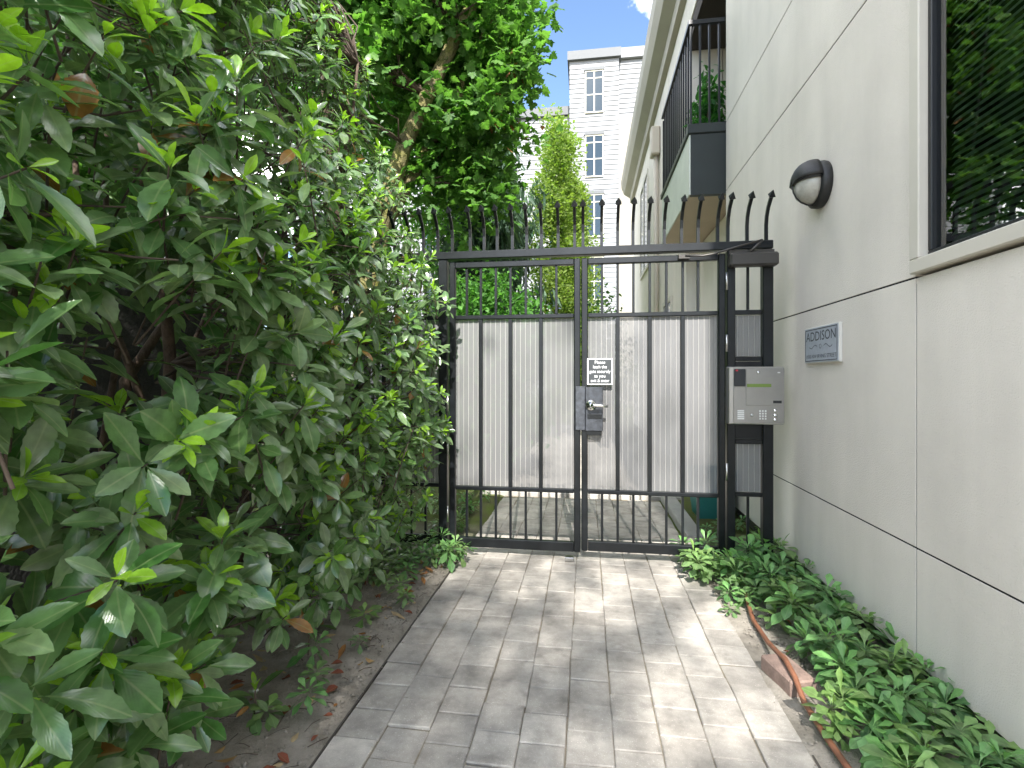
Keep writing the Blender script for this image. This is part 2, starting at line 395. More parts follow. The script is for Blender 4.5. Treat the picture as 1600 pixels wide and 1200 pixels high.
XL, PW = -.857, .1577
path = tag(box('path', 'sand', None, XL, XL + 10*PW, -3, 5.32, -.09, -.009), kind='structure')
ch = .0035; g_ = .0016
pm = MB().quadbox(-PW/2 + g_, PW/2 - g_, -.0775 + g_, .0775 - g_, -.06, 0, ch).mesh('paver', 'paver')
for c in range(10):
    off = [0, .5, .13, .62, .38, .9, .45, .05, .55, .25][c] * .155
    y = .95 + off
    while y < 5.28:
        o = bpy.data.objects.new('paver', pm); COL.objects.link(o); o.parent = path
        o.location = (XL + PW*(c + .5) + random.uniform(-.002, .002), y + random.uniform(-.002, .002), random.uniform(-.0045, .003) - (.004 if random.random() < .06 else 0))
        o.rotation_euler = (random.gauss(0, .010), random.gauss(0, .010), random.gauss(0, .010))
        y += .155
box('edging', 'edging', path, XL - .010, XL - .003, .3, 3.4, -.05, -.004)
box('edging', 'edging', path, XL + 10*PW + .003, XL + 10*PW + .010, .3, 3.4, -.05, -.004)
far_path = tag(box('path', 'paver', None, -.95, .72, 5.50, 13.5, -.06, .004), kind='structure')
kerb = tag(box('kerb', 'concrete', None, -1.1, .95, 5.335, 5.49, -.05, .035, .008), kind='structure')
ledge = tag(box('kerb', 'concrete', None, .735, .86, 3.9, 5.33, -.05, .07, .01), kind='structure')

# ------------------------------------------------------------ stucco building on the right
bld = tag(empty('stucco_building', (1.4, 3, 0)), 'grey stucco building with joint lines running along the right side of the path', 'building')
WX = 1.30
def stucco(y0, y1, z0, z1, x=WX, t=.10, m='stucco'):
    return box('panel', m, bld, x, x + t, y0 + .004, y1 - .004, z0 + .004, z1 - .004, .001)
Y0, Y1 = -1.6, 5.08
box('backing', 'joint', bld, WX + .004, WX + .30, Y0, .55, .09, 7.6); box('backing', 'joint', bld, WX + .004, WX + .30, 2.26, Y1 - .004, .09, 7.6)
box('backing', 'joint', bld, WX + .004, WX + .30, .55, 2.26, .09, 1.60); box('backing', 'joint', bld, WX + .004, WX + .30, .55, 2.26, 3.02, 7.6)
for z0, z1 in ((.085, .545), (.545, 1.625)): stucco(Y0, 2.255, z0, z1); stucco(2.255, Y1, z0, z1)
stucco(Y0, .52, 1.625, 3.0); stucco(2.255, Y1, 1.625, 3.0)
stucco(Y0, Y1, 3.0, 3.645); stucco(Y0, Y1, 3.645, 7.6)
box('foundation', 'stucco_base', bld, WX + .035, WX + .4, Y0, Y1, -.2, .10)
# window with trim, dark frame, glass and a blind behind it
win = MB(); wy0, wy1, wz0, wz1 = .52, 2.25, 1.635, 2.995
win.quadbox(WX - .03, WX + .06, wy0, wy1, wz0, wz0 + .055, .004); win.quadbox(WX - .03, WX + .06, wy0, wy1, wz1 - .055, wz1, .004)
win.quadbox(WX - .03, WX + .06, wy0, wy0 + .055, wz0 + .055, wz1 - .055, .004); win.quadbox(WX - .03, WX + .06, wy1 - .06, wy1, wz0 + .055, wz1 - .055, .004)
window = win.build('window', 'trim', bld)
fr = MB(); a0, a1, b0, b1 = wy0 + .056, wy1 - .061, wz0 + .056, wz1 - .056
for q in ((a0, a1, b0, b0 + .022), (a0, a1, b1 - .022, b1), (a0, a0 + .022, b0 + .022, b1 - .022), (a1 - .022, a1, b0 + .022, b1 - .022)):
    fr.quadbox(WX + .002, WX + .05, q[0], q[1], q[2], q[3], .003)
fr.build('frame', 'win_frame', window)
pn = MB(); pn.v = [(WX + .02, a0 + .02, b0 + .02), (WX + .02, a1 - .02, b0 + .02), (WX + .02, a1 - .02, b1 - .02), (WX + .02, a0 + .02, b1 - .02)]; pn.f = [(3, 2, 1, 0)]; pn.build('pane', 'glass', window)
sl = MB()
sm = MB(); k = .007
sm.v = [(-k, a0 + .05, -k*1.6), (k, a0 + .05, k*1.6), (k, a1 - .05, k*1.6), (-k, a1 - .05, -k*1.6)]; sm.f = [(0, 1, 2, 3)]
slat = sm.mesh('slat', 'blind')
z = b0 + .05
while z < b1 - .04:
    o = bpy.data.objects.new('slat', slat); link(o, window); o.location = (WX + .060, 0, z); z += .026
    o.matrix_parent_inverse = Matrix.Identity(4)
box('reveal', 'room_dark', bld, WX + .31, WX + .33, .5, 2.3, 1.5, 3.1)
# recessed ground-floor bay and the loggia over it
box('wall', 'stucco', bld, 1.46, 1.66, 5.08, 7.04, -.1, 2.96)
box('wall', 'stucco', bld, 1.30, 1.75, 7.04, 14.7, -.1, 6.4)
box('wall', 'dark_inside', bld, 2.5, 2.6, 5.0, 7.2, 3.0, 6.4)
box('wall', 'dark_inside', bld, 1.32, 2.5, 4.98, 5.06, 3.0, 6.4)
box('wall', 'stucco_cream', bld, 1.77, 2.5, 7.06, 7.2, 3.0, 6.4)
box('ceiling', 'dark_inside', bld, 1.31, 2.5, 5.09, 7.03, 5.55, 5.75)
box('wall', 'stucco', bld, 1.30, 1.60, 5.083, 7.037, 5.76, 6.4)
corn = MB()
prof = [(1.29, 6.20), (1.22, 6.22), (1.20, 6.36), (1.05, 6.46), (.98, 6.62), (.96, 6.80), (1.30, 6.86), (1.30, 6.20)]
for yy in (5.09, 14.9):
    corn.v += [(x, yy, z) for x, z in prof]
np_ = len(prof)
for i in range(np_): corn.f.append((i, (i+1) % np_, np_ + (i+1) % np_, np_ + i))
corn.f += [tuple(range(np_))[::-1], tuple(range(np_, 2*np_))]
corn.build('cornice', 'cornice', bld)
tube('downspout', 'downspout', bld, [(1.24, 9.55, 5.7), (1.24, 9.55, .1)], .045, 8)
box('downspout_head', 'downspout', bld, 1.14, 1.298, 9.42, 9.68, 5.25, 5.75, .02)
for (y0, y1, z0, z1) in ((11.2, 12.7, 3.6, 5.7), (11.2, 12.7, .9, 2.6), (8.1, 9.0, .9, 2.5)):
    w = MB()
    for q in ((y0, y1, z0, z0 + .07), (y0, y1, z1 - .07, z1), (y0, y0 + .07, z0 + .07, z1 - .07), (y1 - .07, y1, z0 + .07, z1 - .07), ((y0+y1)/2 - .03, (y0+y1)/2 + .03, z0 + .07, z1 - .07)):
        w.quadbox(1.27, 1.31, q[0], q[1], q[2], q[3])
    wo_ = w.build('window', 'trim', bld)
    box('pane', 'far_glass', wo_, 1.285, 1.297, y0 + .06, y1 - .06, z0 + .06, z1 - .06)
# balcony
bal = box('balcony', 'balcony_paint', bld, .985, 2.4, 5.10, 5.16, 2.98, 3.56)
box('soffit', 'soffit', bal, .985, 2.45, 5.163, 6.92, 2.985, 3.03)
box('side_panel', 'balcony_side', bal, .972, .984, 5.11, 6.92, 2.99, 3.56)
box('ledge', 'balcony_paint', bal, .955, 1.40, 5.085, 5.19, 3.563, 3.66, .008)
box('ledge', 'balcony_paint', bal, .955, 1.03, 5.193, 6.92, 3.563, 3.63, .008)
box('floor', 'concrete', bal, .99, 2.45, 5.17, 6.92, 3.035, 3.10)
box('handrail', 'black_paint', bal, .965, 1.015, 5.10, 6.92, 4.62, 4.66); box('handrail', 'black_paint', bal, 1.016, 1.298, 5.105, 5.145, 4.62, 4.66)
bm_ = MB().quadbox(-.009, .009, -.009, .009, 0, .96).mesh('baluster', 'black_paint')
for (x, y) in [(.99, 5.125 + .128*i) for i in range(15)] + [(1.075, 5.125), (1.16, 5.125), (1.25, 5.125)]:
    o = bpy.data.objects.new('baluster', bm_); link(o, bal); o.location = (x, y, 3.661 if y < 5.19 else 3.632)
    o.matrix_parent_inverse = Matrix.Identity(4)

# ------------------------------------------------------------ pale apartment block beyond the trees
far = tag(empty('apartment_block', (0, 27, 0)), 'pale grey clapboard apartment block with tall paned windows behind the trees', 'building')
def siding(name, x0, x1, y, z0, z1, h=.235):
    s = MB(); z = z0
    while z < z1:
        t = min(z + h, z1); b = len(s.v)
        s.v += [(x0, y - .03, z), (x1, y - .03, z), (x1, y, t), (x0, y, t), (x1, y, z), (x0, y, z)]
        s.f += [(b, b+1, b+2, b+3), (b+5, b+4, b+1, b)]; z = t
    return s.build(name, 'siding', far)
def fwall(x0, x1, y, z1):
    box('wall', 'siding', far, x0, x1, y + .01, y + 6, -.1, z1)
    siding('siding', x0, x1, y, 0, z1)
    box('parapet', 'siding_dark', far, x0 - .1, x1 + .1, y - .18, y + 6.1, z1 + .004, z1 + .42)
fwall(-.83, 1.516, 25.0, 16.6); fwall(-16, -.835, 26.2, 14.6)
siding('siding', 1.52, 6, 25.4, 13.9, 16.7); box('wall', 'cream_wall', far, 1.52, 6, 25.41, 30, -.1, 16.7); box('parapet', 'siding', far, 1.45, 6, 25.2, 30, 16.72, 17.2)
box('cream_band', 'cream_wall', far, 1.52, 6, 25.36, 25.405, 0, 13.88)
def farwin(x0, x1, z0, z1, y):
    w = MB(); xm = (x0 + x1) / 2; h = z1 - z0
    for q in ((x0, x1, z0, z0+.05), (x0, x1, z1-.05, z1), (x0, x0+.05, z0+.05, z1-.05), (x1-.05, x1, z0+.05, z1-.05), (xm-.025, xm+.025, z0+.05, z1-.05)):
        w.quadbox(q[0], q[1], y - .06, y, q[2], q[3])
    for zz in (z0 + h*.43, z0 + h*.82):
        w.quadbox(x0+.05, xm-.025, y - .055, y, zz-.022, zz+.022); w.quadbox(xm+.025, x1-.05, y - .055, y, zz-.022, zz+.022)
    o = w.build('window', 'far_frame', far)
    box('pane', 'far_glass', o, x0+.03, x1-.03, y - .038, y - .034, z0+.03, z1-.03)
    box('lintel', 'siding_dark', o, x0-.04, x1+.04, y - .10, y - .032, z1 + .004, z1 + .15)
for z0, z1 in ((14.02, 16.05), (10.93, 12.95), (8.05, 10.1), (5.0, 7.1), (2.0, 4.1)): farwin(-.09, .79, z0, z1, 24.97)
for z0 in (10.9, 7.8, 4.7):
    for x in (-1.95, -5.2, -8.5): farwin(x, x + .9, z0, z0 + 1.9, 26.17)
    box('balcony_slab', 'siding_dark', far, -2.4, -.9, 25.3, 26.16, z0 - .62, z0 - .45)

# ------------------------------------------------------------ iron fence, gate leaves
GY = 3.50
fence = tag(empty('iron_fence', (0, GY, 0)), 'black iron fence frame with header rail of curved arrow-tipped spikes around the gate', 'fence')
for x0, x1 in ((-1.027, -.967), (.897, .947), (1.115, 1.178)):
    box('post', 'black_paint', fence, x0, x1, GY - .03, GY + .03, -.05, 2.05, .004)
box('post', 'black_paint', fence, -2.32, -2.26, GY - .03, GY + .03, -.05, 2.05, .004)
box('header_rail', 'black_paint', fence, -2.32, 1.178, GY - .03, GY + .03, 2.054, 2.108, .005)
# spikes: straight foot, top bent towards the street, arrow head
sp = MB(); q = .0095
pts = [(0, 0, 0), (0, 0, .10), (0, -.012, .155), (0, -.042, .205), (0, -.085, .243), (0, -.105, .256)]
def sqtube(mb, pts, r):
    b = len(mb.v); pts = [Vector(p) for p in pts]
    for i, p in enumerate(pts):
        d = (pts[min(i+1, len(pts)-1)] - pts[max(i-1, 0)]).normalized(); w = Vector((1, 0, 0)); u = w.cross(d)
        for sx, sy in ((-1, -1), (1, -1), (1, 1), (-1, 1)): mb.v.append(tuple(p + w*sx*r + u*sy*r))
    for i in range(len(pts)-1):
        for k in range(4): mb.f.append((b+i*4+k, b+i*4+(k+1) % 4, b+i*4+4+(k+1) % 4, b+i*4+4+k))
sqtube(sp, pts, q)
b = len(sp.v); c0 = Vector((0, -.100, .253)); d = Vector((0, -.75, .66)).normalized(); w = Vector((1, 0, 0)); u = w.cross(d)
for h, r in ((-.004, .010), (.004, .019), (.042, .001)):
    for sx, sy in ((-1, -1), (1, -1), (1, 1), (-1, 1)): sp.v.append(tuple(c0 + d*h + w*sx*r + u*sy*r))
for i in range(2):
    for k in range(4): sp.f.append((b+i*4+k, b+i*4+(k+1) % 4, b+i*4+4+(k+1) % 4, b+i*4+4+k))
sp.f.append((b, b+1, b+2, b+3))
spm = sp.mesh('spike', 'black_paint')
SX = [-.935 - .105*i for i in range(12, 0, -1)] + [-.935, -.806, -.707, -.615, -.509, -.41, -.308, -.194, -.082, -.026, .098, .204, .304, .407, .507, .616, .721, .843, .907, 1.025, 1.142]
for x in SX:
    o = bpy.data.objects.new('spike', spm); link(o, fence); o.location = (x, GY, 2.109); o.matrix_parent_inverse = Matrix.Translation((0, -GY, 0))
def bars(name, parent, xs, z0, z1, hw=.008, d=.008, y=GY):
    me_ = MB().quadbox(-hw, hw, -d, d, z0, z1, .0015).mesh(name, 'black_paint')
    for x in xs:
        o = bpy.data.objects.new(name, me_); link(o, parent); o.location = (x, y, 0); o.matrix_parent_inverse = Matrix.Translation((0, -GY, 0))
def screen(parent, x0, x1, z0, z1, y=GY + .012):
    o = MB(); o.v = [(x0, y, z0), (x1, y, z0), (x1, y, z1), (x0, y, z1)]; o.f = [(0, 1, 2, 3)]
    s_ = o.build('screen', 'screen', parent)
    w = MB(); x = x0 + .02
    while x < x1 - .005: w.tube([(x, y - .004, z0), (x, y - .004, z1)], .0016, 4, False); x += .0345
    wo = w.build('screen_wires', 'wire_grey', parent); wo['kind'] = 'stuff'
# fixed side panels of the fence
for z0, z1 in ((1.635, 1.665), (1.335, 1.365), (.80, .83), (.46, .485)): box('rail', 'black_paint', fence, .949, 1.113, GY - .015, GY + .015, z0, z1, .003)
box('mounting_plate', 'black_paint', fence, .949, 1.113, GY - .008, GY + .008, .832, 1.333)
bars('baluster', fence, [1.03], 1.667, 2.052); bars('baluster', fence, [1.03], -.03, .458)
screen(fence, .949, 1.113, 1.367, 1.633); screen(fence, .949, 1.113, .487, .798)
for z0, z1 in ((1.635, 1.665), (.46, .485), (.06, .12)): box('rail', 'black_paint', fence, -2.258, -1.029, GY - .015, GY + .015, z0, z1, .003)
bars('flat_bar', fence, [-1.235 - .205*i for i in range(5)], .487, 1.633, .013, .012)
bars('baluster', fence, [-1.13 - .1025*i for i in range(11)], .122, .458); bars('baluster', fence, [-1.13 - .1025*i for i in range(11)], 1.667, 2.052)
screen(fence, -2.258, -1.029, .487, 1.633)
for z in (1.85, 1.45, 1.05, .62):
    MB().tube([(.892, GY - .034, z - .055), (.892, GY - .034, z + .055)], .0085, 8).build('hinge', 'steel', fence, True)
for z in (1.05, .75, .28):
    MB().tube([(-.960, GY - .034, z - .055), (-.960, GY - .034, z + .055)], .0085, 8).build('hinge', 'steel', fence, True)

def gate_leaf(label, x0, x1, xs, zb, inner):
    g = tag(empty('gate_leaf', ((x0 + x1)/2, GY, 0)), label, 'gate', 'double gate leaves')
    y0, y1 = GY - .022, GY + .022; w = .042
    box('stile', 'black_paint', g, x0, x0 + w, y0, y1, zb, 2.034, .005); box('stile', 'black_paint', g, x1 - w, x1, y0, y1, zb, 2.034, .005)
    a, b_ = x0 + w + .001, x1 - w - .001
    for z0, z1, dd in ((1.992, 2.032, .021), (1.634, 1.662, .017), (.446, .472, .017), (zb + .001, zb + .065, .021)):
        box('rail', 'black_paint', g, a, b_, GY - dd, GY + dd, z0, z1, .004)
    bars('baluster', g, xs, 1.663, 1.991); bars('baluster', g, xs, zb + .066, .445)
    bars('flat_bar', g, xs[1::2], .473, 1.633, .013, .014)
    e = [a] + list(xs[1::2]) + [b_]
    for i in range(len(e) - 1): screen(g, e[i] + (.0135 if i else 0), e[i+1] - (.0135 if i < len(e) - 2 else 0), .473, 1.633)
    for o in g.children: o.matrix_parent_inverse = Matrix.Translation(-g.location)
    return g
gl = gate_leaf('iron gate leaf with grey mesh beside the shrub, without a lever handle', -.953, -.044, [-.831, -.731, -.625, -.522, -.416, -.311, -.206], .05, 1)
gr = gate_leaf('iron gate leaf with grey mesh carrying the lever handle and lock plate', -.036, .887, [.101, .204, .307, .413, .52, .624, .721], .062, 0)
def onr(o): o.matrix_parent_inverse = Matrix.Translation(-gr.location); return o
onr(box('strike_plate', 'sunlit_paint', gr, -.075, -.012, GY - .036, GY - .026, .875, 1.170, .003))
lk = onr(box('lock_box', 'sunlit_paint', gr, -.009, .105, GY - .052, GY - .0225, .872, 1.165, .004))
ros = MB().lathe((.026, GY - .053, 1.045), (0, -1, 0), [(.036, 0), (.036, .010), (.030, .016), (.018, .020), (.016, .045), (.0, .046)], 24).build('rose', 'bright_steel', lk, True)
MB().tube([(.026, GY - .092, 1.045), (.05, GY - .096, 1.046), (.10, GY - .094, 1.043), (.135, GY - .09, 1.040)], [.013, .0115, .010, .009], 10).build('lever', 'bright_steel', lk, True)
box('latch_guard', 'black_paint', lk, .004, .10, GY - .056, GY - .0525, .955, .985)
onr(box('lock_foot', 'black_paint', gr, .0, .095, GY - .045, GY - .0225, .845, .871))
for o in lk.children: o.matrix_parent_inverse = Matrix.Identity(4)
dr = tag(box('drop_bolt_keeper', 'steel', None, -.145, -.085, GY - .075, GY - .022, .003, .03, .003), 'small steel drop bolt keeper on the pavers under the gate', 'bracket')

sign = tag(empty('gate_sign', (.085, GY - .03, 1.18)), 'small black sign with white letters asking to latch the gate', 'sign')
box('board', 'sign_white', sign, .002, .170, GY - .030, GY - .0265, 1.181, 1.357)
box('face', 'sign_black', sign, .010, .162, GY - .0325, GY - .0302, 1.189, 1.349)
for i, (s_, wd) in enumerate((('Please', .068), ('latch the', .09), ('gate securely', .138), ('as you', .072), ('exit & enter', .122))):
    t_ = text('lettering', 'sign_white', sign, s_, .031, (.086, GY - .0335, 1.330 - .0305*i), (1, 0, 0), (0, 0, 1), wd)

# ------------------------------------------------------------ door closer, intercom
clo = tag(empty('door_closer', (1.04, 3.44, 1.93)), 'dark grey gate closer with folding arm above the intercom', 'closer')
box('body', 'closer_metal', clo, .897, 1.188, 3.395, 3.468, 1.932, 2.018, .012)
box('back_plate', 'closer_metal', clo, .905, 1.178, 3.455, 3.4695, 2.020, 2.045)
tube('arm', 'closer_metal', clo, [(1.015, 3.43, 2.018), (1.055, 3.425, 2.055), (1.095, 3.42, 2.095)], .009, 8)
tube('arm', 'closer_metal', clo, [(1.095, 3.42, 2.097), (.93, 3.425, 2.055), (.80, 3.43, 2.02), (.74, 3.435, 2.012), (.63, 3.44, 2.018)], .007, 8)
box('shoe', 'closer_metal', clo, .59, .66, 3.44, 3.4775, 2.0, 2.027)

ic = tag(empty('entry_intercom', (1.05, 3.44, .93)), 'brushed steel entry intercom with keypad mounted on the gate post', 'intercom')
def kx(u): return .885 + .333 * (u - 165) / 528
def kz(v): return 1.297 - .364 * (v - 560) / 545
box('case', 'panel_edge', ic, .885, 1.218, 3.402, 3.469, .933, 1.297, .006)
box('back_mount', 'black_paint', ic, .95, 1.17, 3.47, 3.4915, .96, 1.27)
FY = 3.3995
box('face_panel', 'panel_steel', ic, kx(214), kx(690), FY - .002, FY + .002, kz(1090), kz(575), .0015)
box('door_panel', 'panel_steel', ic, kx(330), kx(686), FY - .0065, FY - .0023, kz(925), kz(583), .001)
rd = box('card_reader', 'reader_black', ic, kx(216), kx(322), FY - .016, FY - .0023, kz(745), kz(583), .003)
ld = box('indicator', 'led_red', rd, kx(228), kx(248), FY - .018, FY - .0162, kz(603), kz(590)); 
box('display', 'lcd', ic, kx(338), kx(565), FY - .0085, FY - .0067, kz(752), kz(722))
MB().lathe((kx(445), FY - .0065, kz(615)), (0, -1, 0), [(.009, 0), (.009, .004), (.004, .006), (.0, .0062)], 14).build('key_lock', 'bright_steel', ic, True)
box('lamp_dot', 'key_white', ic, kx(624), kx(648), FY - .0085, FY - .0067, kz(622), kz(611))
box('badge', 'reader_black', ic, kx(583), kx(662), FY - .0078, FY - .0067, kz(903), kz(878), .0003)
for i in range(5): box('speaker_slot', 'key_white', ic, kx(250), kx(312), FY - .0045, FY - .0022, kz(982 + 18.5*i), kz(970 + 18.5*i))
for r in range(4):
    for c in range(3):
        box('key', 'key_white', ic, kx(455 + 26*c), kx(470 + 26*c), FY - .0055, FY - .0022, kz(985 + 24*r), kz(970 + 24*r), .001)
for v in (972, 1015, 1057): MB().lathe((kx(605), FY - .002, kz(v)), (0, -1, 0), [(.011, 0), (.010, .004), (.0, .005)], 14).build('call_button', 'bright_steel', ic, True)
MB().lathe((kx(387), FY - .002, kz(1017)), (0, -1, 0), [(.009, 0), (.007, .005), (.0, .006)], 14).build('push_button', 'steel', ic, True)

# ------------------------------------------------------------ plaque, wall lamp
plq = tag(empty('name_plaque', (1.29, 3.05, 1.3)), 'small silver name plaque reading ADDISON on the stucco wall', 'plaque')
box('plate', 'plaque_rim', plq, 1.282, 1.2995, 2.846, 3.262, 1.309, 1.514, .002)
box('face', 'plaque_metal', plq, 1.280, 1.2818, 2.852, 3.256, 1.315, 1.508)
bd = MB()
for q in ((2.860, 3.248, 1.321, 1.325), (2.860, 3.248, 1.498, 1.502), (2.860, 2.864, 1.325, 1.498), (3.244, 3.248, 1.325, 1.498)): bd.quadbox(1.2788, 1.2798, *q)
bd.build('border', 'plaque_ink', plq)
text('lettering', 'plaque_ink', plq, 'ADDISON', .075, (1.2793, 3.054, 1.458), (0, -1, 0), (0, 0, 1), .36)
text('lettering', 'plaque_ink', plq, '1930 NW IRVING STREET', .030, (1.2793, 3.054, 1.346), (0, -1, 0), (0, 0, 1), .36)
orn = MB()
def flat(pts, w):
    for i in range(len(pts)-1):
        (y0, z0), (y1, z1) = pts[i], pts[i+1]; d = Vector((y1-y0, z1-z0)); nrm = Vector((-d.y, d.x)).normalized() * w; b = len(orn.v)
        orn.v += [(1.2793, y0-nrm.x, z0-nrm.y), (1.2793, y0+nrm.x, z0+nrm.y), (1.2793, y1+nrm.x, z1+nrm.y), (1.2793, y1-nrm.x, z1-nrm.y)]; orn.f.append((b, b+1, b+2, b+3))
for s_ in (-1, 1): flat([(3.054 + s_*(.04 + .1*i/12), 1.402 + .009*sin(2*pi*i/12)) for i in range(13)], .0016)
flat([(3.054 + .012*cos(2*pi*i/12), 1.402 + .012*sin(2*pi*i/12)) for i in range(13)], .0014)
orn.build('ornament', 'plaque_ink', plq)

lamp = tag(empty('wall_lamp', (1.30, 3.07, 2.30)), 'dark oval bulkhead wall lamp with hooded frosted glass on the stucco wall', 'lamp')
LC = (1.2995, 3.07, 2.30)
MB().lathe(LC, (-1, 0, 0), [(.125, 0), (.128, .012), (.126, .04), (.114, .052), (.0, .053)], 32, 1.0, (0, 0, 1)).build('base', 'lamp_case', lamp, True)
MB().lathe((LC[0] - .052, LC[1], LC[2]), (-1, 0, 0), [(.104, 0), (.104, .014), (.097, .042), (.080, .068), (.052, .086), (.02, .094), (.0, .095)], 32, 1.0, (0, 0, 1)).build('lens', 'lamp_glass', lamp, True)
hd = MB(); nA, nB = 15, 8
for i in range(nB + 1):
    ph = (pi/2) * i / nB
    for j in range(nA + 1):
        a = pi * (j / nA) * .96 + pi * .02
        r = .120 * cos(ph) ** .7 if i < nB else .0; h = .05 + .104 * sin(ph)
        hd.v.append((LC[0] - h, LC[1] + r * cos(a), LC[2] + .012 + r * sin(a)))
for i in range(nB):
    for j in range(nA): q = i*(nA+1)+j; hd.f.append((q, q+1, q+nA+2, q+nA+1))
hood = hd.build('hood', 'lamp_case', lamp, True)
sm_ = hood.modifiers.new('thick', 'SOLIDIFY'); sm_.thickness = .006
MB().tube([(LC[0] - .05 - .108*sin(pi*i/10), LC[1] + .002, LC[2] - .112*cos(pi*i/10)) for i in range(6)], .0045, 6).build('guard', 'lamp_case', lamp, True)
MB().tube([(LC[0] - .055 - .102*sin(pi*i/14), LC[1] - .116*cos(pi*i/14), LC[2] + .012) for i in range(15)], .005, 6).build('guard', 'lamp_case', lamp, True)

# ------------------------------------------------------------ small things on the ground at the right
tag(MB().tube([(.96, 3.30, .035), (.90, 3.12, .03), (.86, 2.95, .03), (.815, 2.68, .025), (.81, 2.46, .03), (.80, 2.32, .06), (.797, 2.22, .082), (.790, 2.10, .075), (.789, 2.02, .035), (.79, 1.85, .025), (.80, 1.6, .02), (.80, 1.2, .015)], .0105, 10).build('drip_hose', 'hose', None, True),
    'brown irrigation hose lying along the ground cover and over a loose brick', 'hose')
bk = MB().quadbox(-.055, .055, -.10, .10, 0, .066, .006).build('loose_brick', 'brick_red', None)
bk.location = (.80, 2.20, -.004); bk.rotation_euler = (0, 0, radians(14)); tag(bk, 'loose reddish brown brick lying beside the pavers under the hose', 'brick')
pl = tag(empty('planter', (1.06, 4.75, 0)), 'teal green tapered planter standing behind the gate by the wall', 'planter')
pp = MB(); 
for z, h in ((.0, .13), (.42, .18), (.42, .155), (.36, .15)): pp.v += [(1.09 - h, 4.78 - h, z), (1.09 + h, 4.78 - h, z), (1.09 + h, 4.78 + h, z), (1.09 - h, 4.78 + h, z)]
for i in range(3):
    for k in range(4): pp.f.append((i*4+k, i*4+(k+1) % 4, i*4+4+(k+1) % 4, i*4+4+k))
pp.f += [(3, 2, 1, 0)]; pp.build('pot', 'teal', pl); box('compost', 'sand', pl, .945, 1.235, 4.635, 4.925, .34, .358)

# ------------------------------------------------------------ ground cover plants
def cover_mesh(name, seed, big=1.0):
    r = np.random.default_rng(seed); P = []; D = []; N = []; L = []; C = []
    h = .07 * big
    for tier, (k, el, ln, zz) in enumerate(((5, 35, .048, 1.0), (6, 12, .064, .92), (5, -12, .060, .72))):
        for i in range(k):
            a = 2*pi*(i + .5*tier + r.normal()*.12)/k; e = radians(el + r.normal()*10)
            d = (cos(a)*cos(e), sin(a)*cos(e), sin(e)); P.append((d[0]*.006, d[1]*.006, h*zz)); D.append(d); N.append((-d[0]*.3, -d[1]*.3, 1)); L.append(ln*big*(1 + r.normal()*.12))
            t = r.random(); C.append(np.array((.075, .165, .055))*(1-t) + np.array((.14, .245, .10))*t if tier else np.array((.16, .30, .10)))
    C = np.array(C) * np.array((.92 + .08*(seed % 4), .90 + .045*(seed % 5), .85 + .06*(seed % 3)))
    me_ = leaves_mesh(name, T_COVER, P, D, N, L, r.uniform(.8, 1.3, len(P)), C, 'leaf_cover')
    return me_
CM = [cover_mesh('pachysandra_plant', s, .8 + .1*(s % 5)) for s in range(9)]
def plant(x, y, sc, label, group, tilt=.22, z=-.005):
    o = bpy.data.objects.new('pachysandra_plant', random.choice(CM)); COL.objects.link(o)
    o.location = (x, y, z); o.rotation_euler = (random.gauss(0, tilt*.6), random.gauss(0, tilt*.6), random.uniform(0, 6.28)); o.scale = (sc, sc, sc * random.uniform(.7, 1.6))
    tag(o, label, 'plant', group)
pts = []
tries = 0
while len(pts) < 175 and tries < 20000:
    tries += 1
    y = random.uniform(1.15, 3.62); x = random.uniform(.55, 1.315)
    lo = .865 if y < 2.35 else (.89 if y < 2.75 else (.84 - .27*min(1, (y - 2.75)/.55)))
    lo += .04 + .03 * sin(y*23)
    if x < lo: continue
    if y < 3.0 and noise.noise(Vector((x*5, y*5, 8))) < -.25: continue
    if all((x-a)**2 + (y-b)**2 > .066**2 for a, b in pts): pts.append((x, y))
def zone(x, y):
    a = 'touching the brown hose' if x < .97 else ('close against the wall foundation' if x > 1.17 else 'in the middle of the wall bed')
    b = 'short of the loose brick' if y < 2.0 else ('level with the loose brick' if y < 2.42 else ('between the loose brick and the plaque' if y < 2.85 else ('below the plaque' if y < 3.2 else 'at the foot of the intercom posts')))
    return 'pachysandra plant %s, %s' % (a, b)
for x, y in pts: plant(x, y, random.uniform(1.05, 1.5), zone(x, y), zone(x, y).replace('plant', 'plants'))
pts = []; tries = 0
while len(pts) < 70 and tries < 9000:
    tries += 1; y = random.uniform(2.80, 3.46); x = random.uniform(-1.45, -.83)
    if y < 3.42 - (x + 1.45)*.0 and x > -1.0 + (3.46 - y)*-.4 and y < 3.2: continue
    if all((x-a)**2 + (y-b)**2 > .062**2 for a, b in pts): pts.append((x, y))
for x, y in pts: plant(x, y, random.uniform(.9, 1.3), 'leafy pachysandra plant in the clump at the foot of the fence by the shrub', 'pachysandra plants between shrub and gate')
for x, y in ((-1.18, 2.0), (-1.06, 1.88), (-1.02, 2.18), (-1.10, 2.42), (-.96, 2.62), (-1.02, 2.72), (-1.17, 2.86), (-1.0, 1.72), (-1.13, 1.66), (-1.08, 2.95), (.83, 1.86), (.735, 2.78), (.80, 1.93)):
    plant(x, y, random.uniform(.8, 1.15), 'small pachysandra seedling on the bare soil between the shrub and the pavers' if x < 0 else 'small pachysandra seedling beside the loose brick and hose', 'pachysandra seedlings on bare soil' if x < 0 else 'pachysandra seedlings by the hose')
for i in range(34):
    plant(random.uniform(-1.75, -.98), random.uniform(3.75, 5.2), random.uniform(.8, 1.2), 'pachysandra plant on the mossy soil behind the gate', 'pachysandra plants behind the gate')
